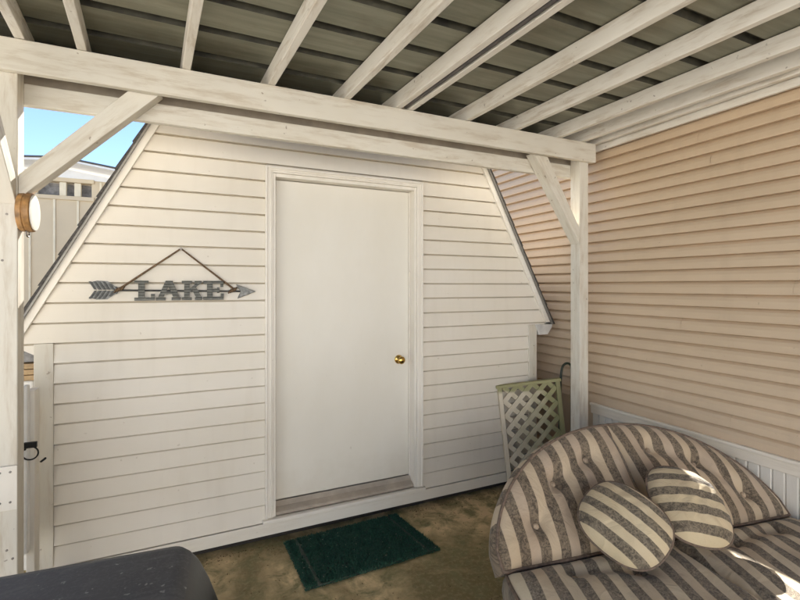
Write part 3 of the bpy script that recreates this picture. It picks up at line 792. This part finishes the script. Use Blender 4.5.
for lx in (-.78, 0):
    for ly in (.75, 1.25): MB().box(lx - .018, lx + .018, ly - .018, ly + .018, 0, .55).build('leg', 'hood_black', bq, .004)
MB().box(-.80, .02, .73, 1.27, .16, .18).build('shelf', 'hood_black', bq, .004)

# ------------------------------------------------------------------ building behind on the left
nb_ = thing('neighbouring_building', 'cream panelled building with balustered opening and white roof', 'building', (-2, 7, 0))
BY = 7.0
q = MB()
ox0, ox1, oz0, oz1 = -1.86, -1.10, 2.755, 2.93
q.box(-6, ox0, BY, BY + .12, 0, 2.97); q.box(ox1, 1.0, BY, BY + .12, 0, 2.97); q.box(ox0, ox1, BY, BY + .12, 0, oz0); q.box(ox0, ox1, BY, BY + .12, oz1, 2.97)
q.build('wall', 'cream_panel', nb_)
q = MB(); x = -5.9
while x < .9:
    top = oz0 - .02 if ox0 < x < ox1 else 2.955
    q.box(x - .012, x + .012, BY - .018, BY - .001, 0, top); x += .245
q.build('batten', 'batten', nb_, .003)
wn = MB().box(ox0 - .03, ox1 + .03, BY - .03, BY - .002, oz1, oz1 + .05); wn.box(ox0 - .03, ox1 + .03, BY - .03, BY - .002, oz0 - .05, oz0)
wn = wn.build('window_frame', 'cream_panel', nb_, .004)
for x in (-1.70, -1.405, -1.25):
    MB().box(x - .036, x + .036, BY - .002, BY + .06, oz0 + .001, oz1 - .001).build('baluster', 'batten', wn, .006)
q = MB().box(ox0, ox1, BY + .125, BY + .14, oz0, oz1); q.build('shade', 'greyblock', nb_)
# mobile home added unseen behind the viewer, to bounce sunlight under the porch
mh = thing('bounce_mobile_home', 'added unseen white mobile home bouncing sunlight under the porch', 'mobile home', (0, -5.2, 0))
q = MB(); hz_ = [.25 + .2 * i for i in range(17)]
for z0, z1 in zip(hz_, hz_[1:]):
    q.poly([(-9, -5.2, z0), (9, -5.2, z0), (9, -5.212, z1), (-9, -5.212, z1)]); q.poly([(-9, -5.212, z0), (9, -5.212, z0), (9, -5.2, z0), (-9, -5.2, z0)])
q.box(-9, 9, -9, -5.214, 0, 3.45); q.build('wall', 'white_metal', mh)
MB().prism([(-9.2, -5.0, 3.455), (-9.2, -7.1, 3.95), (-9.2, -9.2, 3.455)], (18.4, 0, 0)).build('roof', 'white_metal', mh)
for wx in (-5.5, -1.5, 4.2):
    wf = MB().box(wx - .55, wx + .55, -5.20, -5.16, 1.3, 2.4).build('window', 'trim_white', mh, .004)
    MB().box(wx - .48, wx + .48, -5.158, -5.15, 1.37, 2.33).build('pane', 'hood_black', wf)
# low gable roof
q = MB(); rx = -1.35
q.prism([(rx - 4.2, BY - .35, 2.76), (rx, BY - .35, 3.15), (rx + 4.2, BY - .35, 2.60), (rx + 4.2, BY - .35, 2.58), (rx, BY - .35, 3.125), (rx - 4.2, BY - .35, 2.74)], (0, 6, 0)); 
q.build('roof', 'white_metal', nb_)
q = MB(); q.tube([(rx - 4.2, BY - .36, 2.77), (rx, BY - .36, 3.16), (rx + 4.2, BY - .36, 2.61)], .012, 6); q.build('roof_edge', 'conduit', nb_)
q = MB(); q.prism([(rx - 1.3, BY - .01, 2.971), (rx + .9, BY - .01, 2.971), (rx + .4, BY - .01, 3.03), (rx, BY - .01, 3.09), (rx - .6, BY - .01, 3.04)], (0, .1, 0)); q.build('gable', 'white_metal', nb_)

# ------------------------------------------------------------------ light, sky, camera
wld = bpy.data.worlds.new('World'); sc.world = wld; wld.use_nodes = True
nt = wld.node_tree; bg = nt.nodes['Background']
sky = nt.nodes.new('ShaderNodeTexSky'); sky.sky_type = 'NISHITA'; sky.sun_disc = False
sky.sun_elevation = math.asin(SUN.z); sky.sun_rotation = math.atan2(SUN.x, SUN.y)
sky.air_density = .65; sky.dust_density = 0; sky.ozone_density = 1.5
nt.links.new(sky.outputs[0], bg.inputs[0]); bg.inputs[1].default_value = .066
sl = bpy.data.lights.new('sun', 'SUN'); sl.energy = 5; sl.angle = math.radians(.5); sl.color = (1, .965, .91)
so = bpy.data.objects.new('sun', sl); COL.objects.link(so); so.rotation_euler = SUN.to_track_quat('Z', 'Y').to_euler()
cam = bpy.data.cameras.new('camera'); co = bpy.data.objects.new('camera', cam); COL.objects.link(co); sc.camera = co
co.location = (0, 0, H); co.rotation_euler = (math.radians(90), 0, -math.atan2(.4247, .9053))
cam.sensor_width = 36; cam.lens = 36 * 456 / 800; cam.shift_y = -14 / 800; cam.clip_start = .02; cam.clip_end = 500
vs = sc.view_settings; vs.view_transform = 'Standard'; vs.look = 'None'; vs.gamma = 1; vs.use_curve_mapping = False
vs.exposure = 1.95
sc.render.engine = 'CYCLES'
cy = sc.cycles; cy.use_denoising = True; cy.max_bounces = 12; cy.diffuse_bounces = 8; cy.sample_clamp_indirect = 6
try: cy.denoiser = 'OPENIMAGEDENOISE'
except Exception: pass
